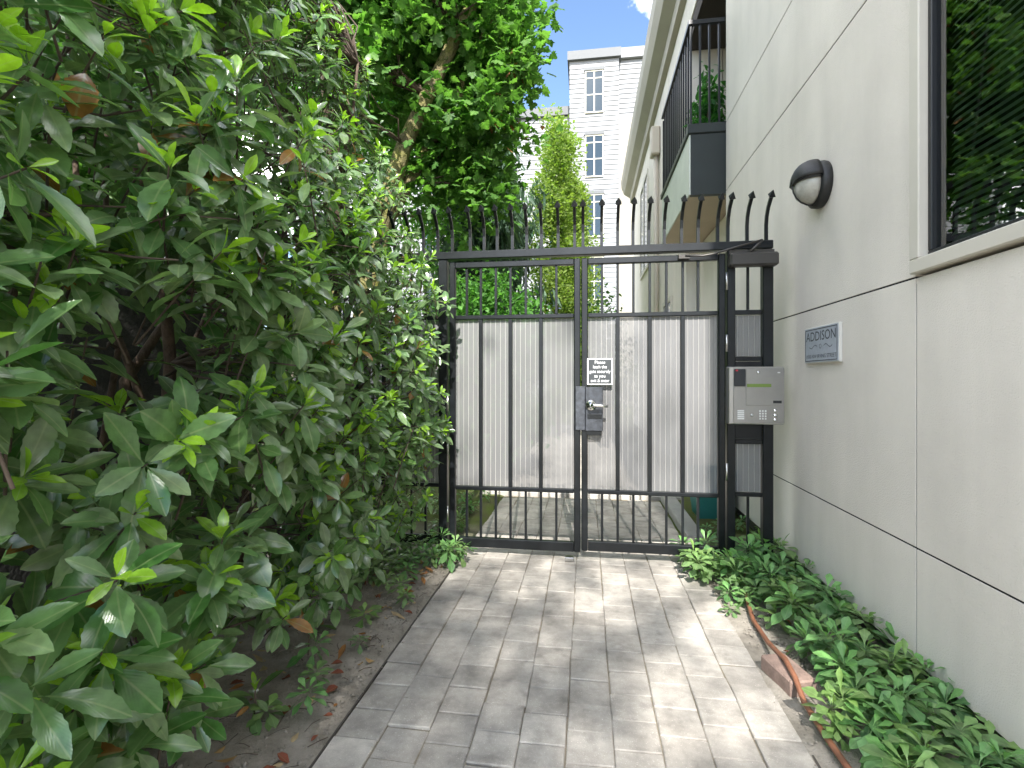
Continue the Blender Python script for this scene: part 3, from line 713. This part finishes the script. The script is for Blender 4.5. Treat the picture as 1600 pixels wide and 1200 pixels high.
for i in range(10): plant(random.uniform(.90, 1.28), random.uniform(3.7, 4.4), random.uniform(.8, 1.1), 'pachysandra plant in the dark bed behind the gate by the planter', 'pachysandra plants by the planter')

# crumbs of soil, grit and broken twigs on the bare ground: nobody could count them
cl = MB()
for i in range(4200):
    x = -.872 - abs(random.gauss(0, .28)) if i < 3000 else (random.uniform(.735, 1.0) if i < 3900 else random.choice((XL, XL + 10*PW)) + random.gauss(0, .012))
    y = random.uniform(.9, 3.45); r = random.uniform(.0015, .006) if random.random() < .93 else random.uniform(.006, .013); b = len(cl.v)
    zb = .004 if i < 3900 else .001
    for dx, dy, dz in ((1, 0, 0), (0, 1, 0), (-1, 0, 0), (0, -1, 0), (0, 0, .8), (0, 0, -.8)):
        k = random.uniform(.6, 1.2) * (r if i < 3900 else r*.5); cl.v.append((x + dx*k, y + dy*k, zb + dz*k))
    cl.f += [(b, b+1, b+4), (b+1, b+2, b+4), (b+2, b+3, b+4), (b+3, b, b+4), (b+1, b, b+5), (b+2, b+1, b+5), (b+3, b+2, b+5), (b, b+3, b+5)]
tag(cl.build('soil_crumbs', 'soil', None, True), 'crumbs of soil and grit scattered over the bare ground beside the pavers', 'soil', kind='stuff')
tl = MB()
for i in range(140):
    x = -.90 - abs(random.gauss(0, .3)) if i < 115 else random.uniform(.78, 1.0); y = random.uniform(1.0, 3.4); a = random.uniform(0, 6.28); q = random.uniform(.02, .075)
    tl.tube([(x, y, .010), (x + cos(a)*q*.5 + random.gauss(0, .004), y + sin(a)*q*.5, .014), (x + cos(a)*q, y + sin(a)*q, .009)], random.uniform(.0007, .0018), 4)
tag(tl.build('twig_litter', 'twig', None, True), 'thin broken twigs littering the soil beside the pavers', 'twigs', kind='stuff')

# dry fallen leaves
DT = leaf_tpl(6, .24, .55, .5, .25, .05)
dm = []
for i, c in enumerate(((.22, .10, .035), (.30, .19, .09), (.16, .05, .03), (.36, .27, .16))):
    dm.append(leaves_mesh('fallen_leaf', [leaf_tpl(6, .24, .55, (-1)**i*.6, -.35 + .2*i, .05)], [(0, -.5*.07, .004)], [(0, 1, 0)], [(0, 0, 1)], [.07], [1.0], [c], 'leaf_dry'))
for i in range(130):
    y = random.uniform(1.3, 3.4); x = -.90 - abs(random.gauss(0, .32)) if i < 112 else random.uniform(.80, 1.2)
    vi = random.randrange(4); tone_ = ('rusty brown', 'tan', 'dark red', 'pale straw')[vi]
    o = bpy.data.objects.new('fallen_leaf', dm[vi]); COL.objects.link(o); o.location = (x, y, .012); sc = random.uniform(.3, 1.0); o.scale = (sc,)*3
    o.rotation_euler = (random.gauss(0, .3), random.gauss(0, .3), random.uniform(0, 6.28))
    tag(o, 'dry %s fallen leaf on the soil under the shrub' % tone_ if x < 0 else 'dry %s fallen leaf among the ground cover by the wall' % tone_, 'leaf', tone_ + (' fallen leaves under the shrub' if x < 0 else ' fallen leaves by the wall'))

# ------------------------------------------------------------ big evergreen shrub along the left of the path
gw = tag(box('garden_wall', 'garden_wall', None, -2.45, -2.25, -.5, 3.2, -.1, 1.68, .02), 'dark rough garden wall in shade behind the evergreen shrub', 'wall')
shrub = tag(empty('evergreen_shrub', (-1.7, 2.0, 0)), 'large evergreen shrub with glossy serrated leaves and lime green shoot tips beside the gate', 'shrub')
def surf(y, z):
    x = -.93 + .10 * noise.noise(Vector((y*1.7, z*1.7, 5))) + .05*noise.noise(Vector((y*5, z*5, 2)))
    x -= max(0, z - 1.75) * .33
    x -= max(0, .62 - z) * (.55 if y > 1.25 else .25)
    x -= max(0, y - 3.25) * .8
    return x
HOLES = [((-.93, .97, 1.36), .15), ((-1.25, 1.30, 1.40), .22), ((-1.6, 1.66, 1.46), .28), ((-1.95, 2.0, 1.52), .3), ((-1.0, .8, .92), .14), ((-1.4, 1.05, .85), .24), ((-1.8, 1.3, .8), .3),
         ((-1.15, 2.2, 1.0), .13), ((-1.4, 2.6, .95), .2), ((-1.5, 2.75, 1.0), .22)]
P = []; D = []; N = []; L = []; W = []; C = []; shoots = []
MAT = (np.array((.054, .145, .034)), np.array((.180, .275, .122)))
def add_leaf(p, d, nrm, ln, w, c): P.append(tuple(p)); D.append(tuple(d)); N.append(tuple(nrm)); L.append(ln); W.append(w); C.append(c)
def shoot(p, ax, young, sc=1.0, inner=False):
    ax = ax.normalized(); u = ax.orthogonal().normalized(); w = ax.cross(u); ph = random.uniform(0, 6.28)
    n_old = random.randint(7, 11); ny = random.randint(3, 6) if young else 0
    dust = random.random()
    for k in range(ny + n_old):
        a = ph + k * 2.39996 + random.gauss(0, .2); yg = k < ny
        f = (k / max(1, ny)) if yg else (k - ny) / n_old
        pitch = radians((18 + 34*f) if yg else (52 + 46*f)) + random.gauss(0, .14)
        d = ax*cos(pitch) + (u*cos(a) + w*sin(a))*sin(pitch); d.z -= (.05 if yg else .14 + .22*random.random())
        d.normalize(); nrm = (ax + Vector((0, 0, .5))) ; nrm = nrm - d*nrm.dot(d)
        if nrm.length < .05: nrm = d.orthogonal()
        nrm = nrm.normalized() + Vector((random.gauss(0, .18), random.gauss(0, .18), random.gauss(0, .18)))
        base = p - ax * ((.004*k) if yg else (.015 + .085*f))
        if yg: ln = random.uniform(.05, .09)*sc; c = np.array((.26, .46, .03))*(1 - .5*f) + np.array((.07, .19, .03))*.5*f
        else:
            ln = random.uniform(.07, .145)*sc; t = random.random(); c = (MAT[0]*(1-t) + MAT[1]*t) * random.uniform(.75, 1.25)
            if f < .25 and young: c = c*.5 + np.array((.075, .18, .035))*.5
            c = c*(1 - .25*dust) + np.array((.15, .155, .11))*.25*dust
            if random.random() < .012: c = np.array((.26, .13, .04))
        add_leaf(base + d*.003, d, nrm, ln, random.uniform(.78, 1.22), c)
tries = 0
while len(shoots) < 2300 and tries < 40000:
    tries += 1
    y = random.uniform(.42, 3.46); z = random.uniform(.08, 4.4)
    dep = random.expovariate(1/.20) if random.random() < .72 else random.uniform(.1, 1.0)
    x = surf(y, z) - dep
    if x < -2.15 and z < 1.7: continue
    if x < -2.6: continue
    if any((x-h[0])**2 + (y-h[1])**2 + (z-h[2])**2 < (.78*r)**2 for h, r in HOLES): continue
    if dep < .5 and noise.noise(Vector((x*2.1, y*2.1, z*2.1))) < -.20: continue
    if z < .35 and y > 1.5 and random.random() < .5: continue
    p = Vector((x, y, z))
    if (p - Vector((0, 0, 1.22))).length < .82: continue
    ax = Vector((.55 + random.gauss(0, .3), random.gauss(-.40, .35), .62 + random.gauss(0, .3)))
    far_k = min(1, max(0, (y - 1.2)/2.0))
    shoot(p, ax, random.random() < (.62 if dep < .25 else .15), 1.06 - .36*far_k)
    shoots.append((p, ax.normalized(), dep))
# small seedling of the same shrub at its foot is built apart, below
P, D, N, L, W, C = map(np.array, (P, D, N, L, W, C))
cp = np.array((0, 0, 1.22)); fw = np.array((-sin(math.atan(117/800)), cos(math.atan(117/800)), 0)); rt = np.array((fw[1], -fw[0], 0))
mid = P + D*L[:, None]*.5 - cp; dep_ = mid @ fw; sxp = (mid @ rt)/np.maximum(dep_, .01); szp = mid[:, 2]/np.maximum(dep_, .01)
Nn = unit(N - D*np.sum(N*D, 1, keepdims=True)); facing = np.abs(np.sum(Nn*unit(mid), 1))
size = L*L*facing/np.maximum(dep_, .05)**2; size[(np.abs(sxp) > 1.0) | (np.abs(szp) > .75) | (dep_ < .2)] = 0
xs_ = np.array([surf(p[1], p[2]) for p in P]); size[P[:, 0] < xs_ - .16] *= .1
big = np.argsort(-size)[:290]; rest = np.ones(len(P), bool); rest[big] = False
near = rest & (size > np.sort(size)[-3000]); lo_ = rest & ~near
leaves('foliage', shrub, T_HERO, P[near], D[near], N[near], L[near], W[near], C[near], 'leaf_shrub', 'stuff')
leaves('foliage', shrub, T_SHRUB, P[lo_], D[lo_], N[lo_], L[lo_], W[lo_], C[lo_], 'leaf_shrub', 'stuff')
# the largest leaves in view: objects of their own, alike ones share a mesh
cls = {}
tone = [np.array((.062, .158, .038)), np.array((.11, .205, .074)), np.array((.18, .27, .122)), np.array((.11, .25, .04)), np.array((.24, .43, .03)), np.array((.26, .13, .04))]
for i in big:
    k = int(np.argmin([np.linalg.norm(C[i] - t) for t in tone])); v = random.randrange(4)
    if (k, v) not in cls: cls[k, v] = leaves_mesh('leaf', [T_HERO[v]], [(0, 0, 0)], [(0, 1, 0)], [(0, 0, 1)], [1.0], [1.0], [tone[k]], 'leaf_shrub')
    d = Vector(D[i]).normalized(); nn = Vector(Nn[i]); x = d.cross(nn); l_ = L[i]
    m4 = Matrix((x*l_*W[i], d*l_, nn*l_)).transposed().to_4x4(); m4.translation = Vector(P[i])
    o = bpy.data.objects.new('leaf', cls[k, v]); link(o, shrub); o.matrix_basis = m4
    o.matrix_parent_inverse = Matrix.Translation((1.7, -2.0, 0))
# stems, branches, twigs
def wob(a, b, k, amp):
    a = Vector(a); b = Vector(b); out = []
    for i in range(k + 1):
        t = i/k; p = a.lerp(b, t); e = amp * sin(pi*t)
        out.append(p + Vector((random.gauss(0, e), random.gauss(0, e), random.gauss(0, e*.5))))
    return out
nodes_ = []
for i in range(13):
    b = Vector((random.uniform(-2.0, -1.45), .75 + .21*i + random.gauss(0, .06), -.03)); tp = Vector((random.uniform(-2.1, -1.35), b.y + random.gauss(0, .3), random.uniform(2.2, 3.3)))
    pt = wob(b, tp, 9, .06); r0 = random.uniform(.016, .034)
    MB().tube(pt, [r0*(1 - .7*j/9) for j in range(10)], 8).build('stem', 'bark', shrub, True); nodes_ += pt[1:]
tw = MB(); br = 0
for p, ax, dep in shoots:
    q = min(nodes_, key=lambda n_: (n_ - p).length + (1.2 if n_.z > p.z + .1 else 0))
    if random.random() < .30:
        tw.tube(wob(p - ax*.02, q, 5, .035), [.0022, .003, .004, .005, .006, .007], 5, False)
    else:
        e = p - ax*random.uniform(.12, .3) + Vector((-.03, 0, -.05)); tw.tube([p, p.lerp(e, .5) + Vector((0, 0, .01)), e], [.002, .0028, .0035], 5, False)
t_ = tw.build('twigs', 'twig', shrub, True); t_['kind'] = 'stuff'

# seedling of the shrub on bare soil
sdl = tag(empty('shrub_seedling', (-1.18, 1.62, 0)), 'single leafy shrub seedling on the bare soil by the near paver edge', 'plant')
P_, D_, N_, L_, W_, C_ = P, D, N, L, W, C
P = []; D = []; N = []; L = []; W = []; C = []
shoot(Vector((-1.16, 1.66, .12)), Vector((.2, -.1, 1)), True, .75)
leaves('foliage', sdl, T_HERO, P, D, N, np.array(L), np.array(W), np.array(C), 'leaf_shrub')
tube('stem', 'twig', sdl, [(-1.18, 1.68, -.02), (-1.17, 1.67, .06), (-1.16, 1.66, .12)], .003, 6)

# ------------------------------------------------------------ trees and shrubs behind the gate
def cloud(centers, per, rad, dirfn, tpls, name, parent, ln, c1, c2, m, flat=.6, wd=1.0):
    """leaves spread round cluster centres; parent is the tree"""
    cs = np.repeat(np.array(centers, float), per, 0); k = len(cs)
    P = cs + rdir(k) * (RNG.random((k, 1))**.5) * rad; D = dirfn(k); N = rdir(k)*(1-flat) + np.array((0, 0, flat))
    return leaves(name, parent, tpls, P, D, N, RNG.uniform(*ln, k), np.full(k, wd), tints(k, c1, c2), m, None)
def droopdir(k):
    d = rdir(k); d[:, 2] = d[:, 2]*.4 - .35; return d
def ellip(c, r, k, shell=.5):
    d = rdir(k); q = (shell + (1-shell)*RNG.random((k, 1))); return np.array(c) + d*q*np.array(r)

# maple with two leaning mossy stems
mp = tag(empty('maple_tree', (-2.65, 5.4, 0)), 'maple tree with leaning mossy stems spreading lobed green leaves over the fence', 'tree')
st1 = [(-2.65, 5.4, -.05), (-2.5, 5.4, 1.6), (-2.25, 5.4, 3.0), (-1.98, 5.38, 3.78), (-1.72, 5.38, 4.3), (-1.36, 5.36, 4.95), (-.95, 5.4, 5.8), (-.6, 5.5, 6.8)]
st2 = [(-2.3, 5.42, 2.8), (-1.95, 5.55, 3.5), (-1.72, 5.6, 3.95), (-1.45, 5.6, 4.35), (-1.2, 5.6, 4.9), (-.95, 5.7, 5.5), (-.75, 5.8, 6.4)]
MB().tube(st1, [.16, .14, .115, .09, .08, .07, .055, .03], 10).build('trunk', 'bark_moss', mp, True)
MB().tube(st2, [.085, .07, .062, .057, .05, .045, .03], 9).build('limb', 'bark_moss', mp, True)
MB().tube([(-2.45, 5.4, 1.9), (-2.7, 5.1, 3.2), (-2.55, 4.7, 4.4), (-2.2, 4.4, 5.2), (-1.8, 4.2, 6.0)], [.07, .055, .045, .03, .02], 8).build('limb', 'bark', mp, True)
cc = list(ellip((-1.75, 5.7, 5.4), (1.35, 1.3, 2.1), 190, .2)) + list(ellip((-2.6, 4.9, 5.4), (1.6, 1.1, 1.8), 150, .2)) + list(ellip((-1.05, 5.6, 4.6), (.66, .7, 1.5), 80, .2)) + list(ellip((-1.45, 5.8, 3.7), (.6, .5, .7), 40, .2))
cc = [c for c in cc if c[0] < -.38 - max(0, 5.2 - c[2])*.22 and not (c[2] < 3.25 and c[0] > -1.0) and c[2] > 2.9]
for c in cc[::6]:
    q = min([Vector(a) for a in st1[2:] + st2[1:]], key=lambda a: (a - Vector(c)).length)
    MB().tube(wob(q, c, 4, .07), [.016, .012, .009, .006, .003], 5).build('branch', 'bark', mp, True)
def mapledir(k):
    d = rdir(k); d[:, 2] = d[:, 2]*.35 - .30; return d
cloud(cc, 26, .30, mapledir, T_MAPLE, 'crown', mp, (.10, .18), (.05, .13, .025), (.11, .23, .05), 'leaf_tree', .6)
cb = [c for c in cc if c[0] > -1.0 and c[2] < 4.9][:14]
cloud(cb, 6, .2, mapledir, T_MAPLE, 'brown_leaves', mp, (.07, .11), (.22, .09, .035), (.16, .06, .03), 'leaf_dry', .5)

def tree_simple(name, label, cat, base, trunk_top, r, centers, per, rad, tpls, ln, c1, c2, m, dirfn=droopdir, flat=.5, limbs=8, group=None, bark='bark'):
    t = tag(empty(name, base), label, cat, group)
    MB().tube(wob(base, trunk_top, 7, .05), [r*(1 - .8*i/7) for i in range(8)], 8).build('trunk', bark, t, True)
    cen = list(centers); b = Vector(base); tt = Vector(trunk_top)
    for c in cen[::max(1, len(cen)//limbs)]:
        f = max(.1, min(.95, (c[2] - .3 - b.z)/max(.1, tt.z - b.z))); q = b.lerp(tt, f)
        MB().tube(wob(q, c, 3, .04), [r*.4, r*.3, r*.2, r*.1], 5).build('limb', bark, t, True)
    cloud(cen, per, rad, dirfn, tpls, 'crown', t, ln, c1, c2, m, flat)
    return t
# straight trunked tree deeper in the garden
cs = [c for c in ellip((-3.8, 7.6, 5.4), (2.4, 1.6, 3.4), 230, .2)]
tree_simple('broadleaf_tree', 'tall straight trunked tree behind the shrub and the maple', 'tree', (-3.45, 6.7, -.05), (-3.5, 6.8, 7.5), .14, cs, 80, .42, T_SMALL, (.07, .12), (.05, .15, .025), (.10, .24, .04), 'leaf_tree', bark='bark_moss')
# weeping conifer
def hang(k):
    d = RNG.normal(size=(k, 3))*.33; d[:, 2] = -1; return d
cs = [(-2.0 + RNG.normal()*.40*(1.25 - .1*z), 9.6 + RNG.normal()*.4, z) for z in np.linspace(1.4, 5.9, 80) for _ in range(5)]
tree_simple('weeping_conifer', 'dark weeping conifer with hanging sprays behind the gate', 'tree', (-1.95, 9.7, -.05), (-1.9, 9.6, 7.0), .13, cs, 52, .40, T_NEEDLE, (.18, .38), (.04, .085, .05), (.09, .15, .09), 'needle', hang, .1, 14)
# columnar hornbeams
def updir(k):
    d = rdir(k); d[:, 2] = np.abs(d[:, 2])*.6; return d
for (x, y, h, rr, lab) in ((-.62, 11.0, 6.6, .80, 'taller yellow green columnar hornbeam beside the weeping conifer'), (-.28, 12.4, 5.9, .5, 'slim yellow green columnar hornbeam in front of the clapboard block')):
    cs = [(x + RNG.normal()*rr*.5*(1 - .75*(z/h)**2), y + RNG.normal()*rr*.5, z) for z in np.linspace(.5, h, 300)]
    tree_simple('columnar_hornbeam', lab, 'tree', (x, y, -.05), (x, y, h - .3), .06, cs, 85, .28, T_SMALL, (.055, .095), (.10, .17, .03), (.20, .27, .055), 'leaf_tree', updir, .3, 16)
# shrubs just behind the gate
def bush(name, label, c, r, k, per, rad, ln, c1, c2, m='leaf_tree', tp=T_SMALL, z0=0.0):
    t = tag(empty(name, (c[0], c[1], z0)), label, 'shrub')
    cen = ellip(c, r, k, .2)
    for q in cen[::max(1, k//9)]: MB().tube(wob((c[0] + random.gauss(0, .05), c[1] + random.gauss(0, .05), z0 - .03), q, 4, .04), [.014, .011, .009, .006, .004], 5).build('stem', 'twig', t, True)
    cloud(cen, per, rad, droopdir, tp, 'foliage', t, ln, c1, c2, m, .6); return t
bush('garden_shrub', 'bright green broadleaf shrub right behind the gate leaf beside the evergreen', (-1.2, 5.9, 1.35), (.8, .4, 1.2), 120, 70, .28, (.055, .09), (.05, .15, .03), (.10, .24, .05))
bush('garden_shrub', 'sparse dark green shrub in front of the clapboard block', (.28, 9.2, 1.9), (.42, .4, 1.25), 36, 26, .22, (.06, .10), (.035, .08, .03), (.06, .12, .04))
bush('garden_shrub', 'low lime green shrub at the end of the path beyond the gate', (.55, 12.6, 1.0), (.8, .6, .95), 50, 60, .28, (.06, .10), (.16, .27, .03), (.24, .36, .06))
bush('garden_shrub', 'wide green shrub at the foot of the weeping conifer', (-2.6, 8.2, .9), (1.5, .7, 1.5), 110, 70, .34, (.06, .10), (.05, .13, .03), (.09, .2, .05))
bush('balcony_plant', 'leafy green plant in the balcony behind the dark railing', (1.22, 5.42, 3.95), (.15, .22, .42), 26, 30, .13, (.06, .11), (.03, .12, .03), (.06, .2, .04), 'leaf_tree', T_SHRUB, 3.12)
bush('garden_shrub', 'dense dark hedge growing behind the garden wall at the left', (-3.5, 2.7, 2.3), (.7, 2.7, 2.3), 280, 60, .34, (.08, .13), (.05, .12, .03), (.09, .19, .05))

# tree over the garden wall on the left
cs = [c for c in ellip((-5.2, 4.6, 4.6), (1.9, 2.6, 3.4), 230, .3)]
tree_simple('broadleaf_tree', 'bushy light green tree standing over the garden wall behind the shrub', 'tree', (-5.2, 4.8, -.05), (-5.1, 4.7, 6.5), .15, cs, 75, .45, T_SMALL, (.08, .13), (.06, .15, .03), (.11, .24, .05), 'leaf_tree')
# street trees behind the viewer: they shade the shrub and dapple the path
cs = [c for c in ellip((-1.45, -8.2, 11.0), (2.1, 3.0, 2.2), 250, .1)]
tree_simple('street_tree', 'broad street tree whose crown shades the shrub', 'tree', (-2.6, -9.0, -.05), (-1.6, -8.4, 11.0), .24, cs, 4, .42, T_SMALL, (.10, .16), (.05, .13, .02), (.09, .2, .03), 'leaf_tree', droopdir, .6, 16)
cs = [c for c in ellip((.9, -13.6, 15.0), (2.6, 2.2, 2.1), 170, .1)]
tree_simple('street_tree', 'tall street tree dappling the near pavers with shade', 'tree', (.7, -14.5, -.05), (.9, -13.8, 15.0), .25, cs, 16, .5, T_SMALL, (.11, .17), (.05, .13, .02), (.09, .2, .03), 'leaf_tree', droopdir, .6, 16)
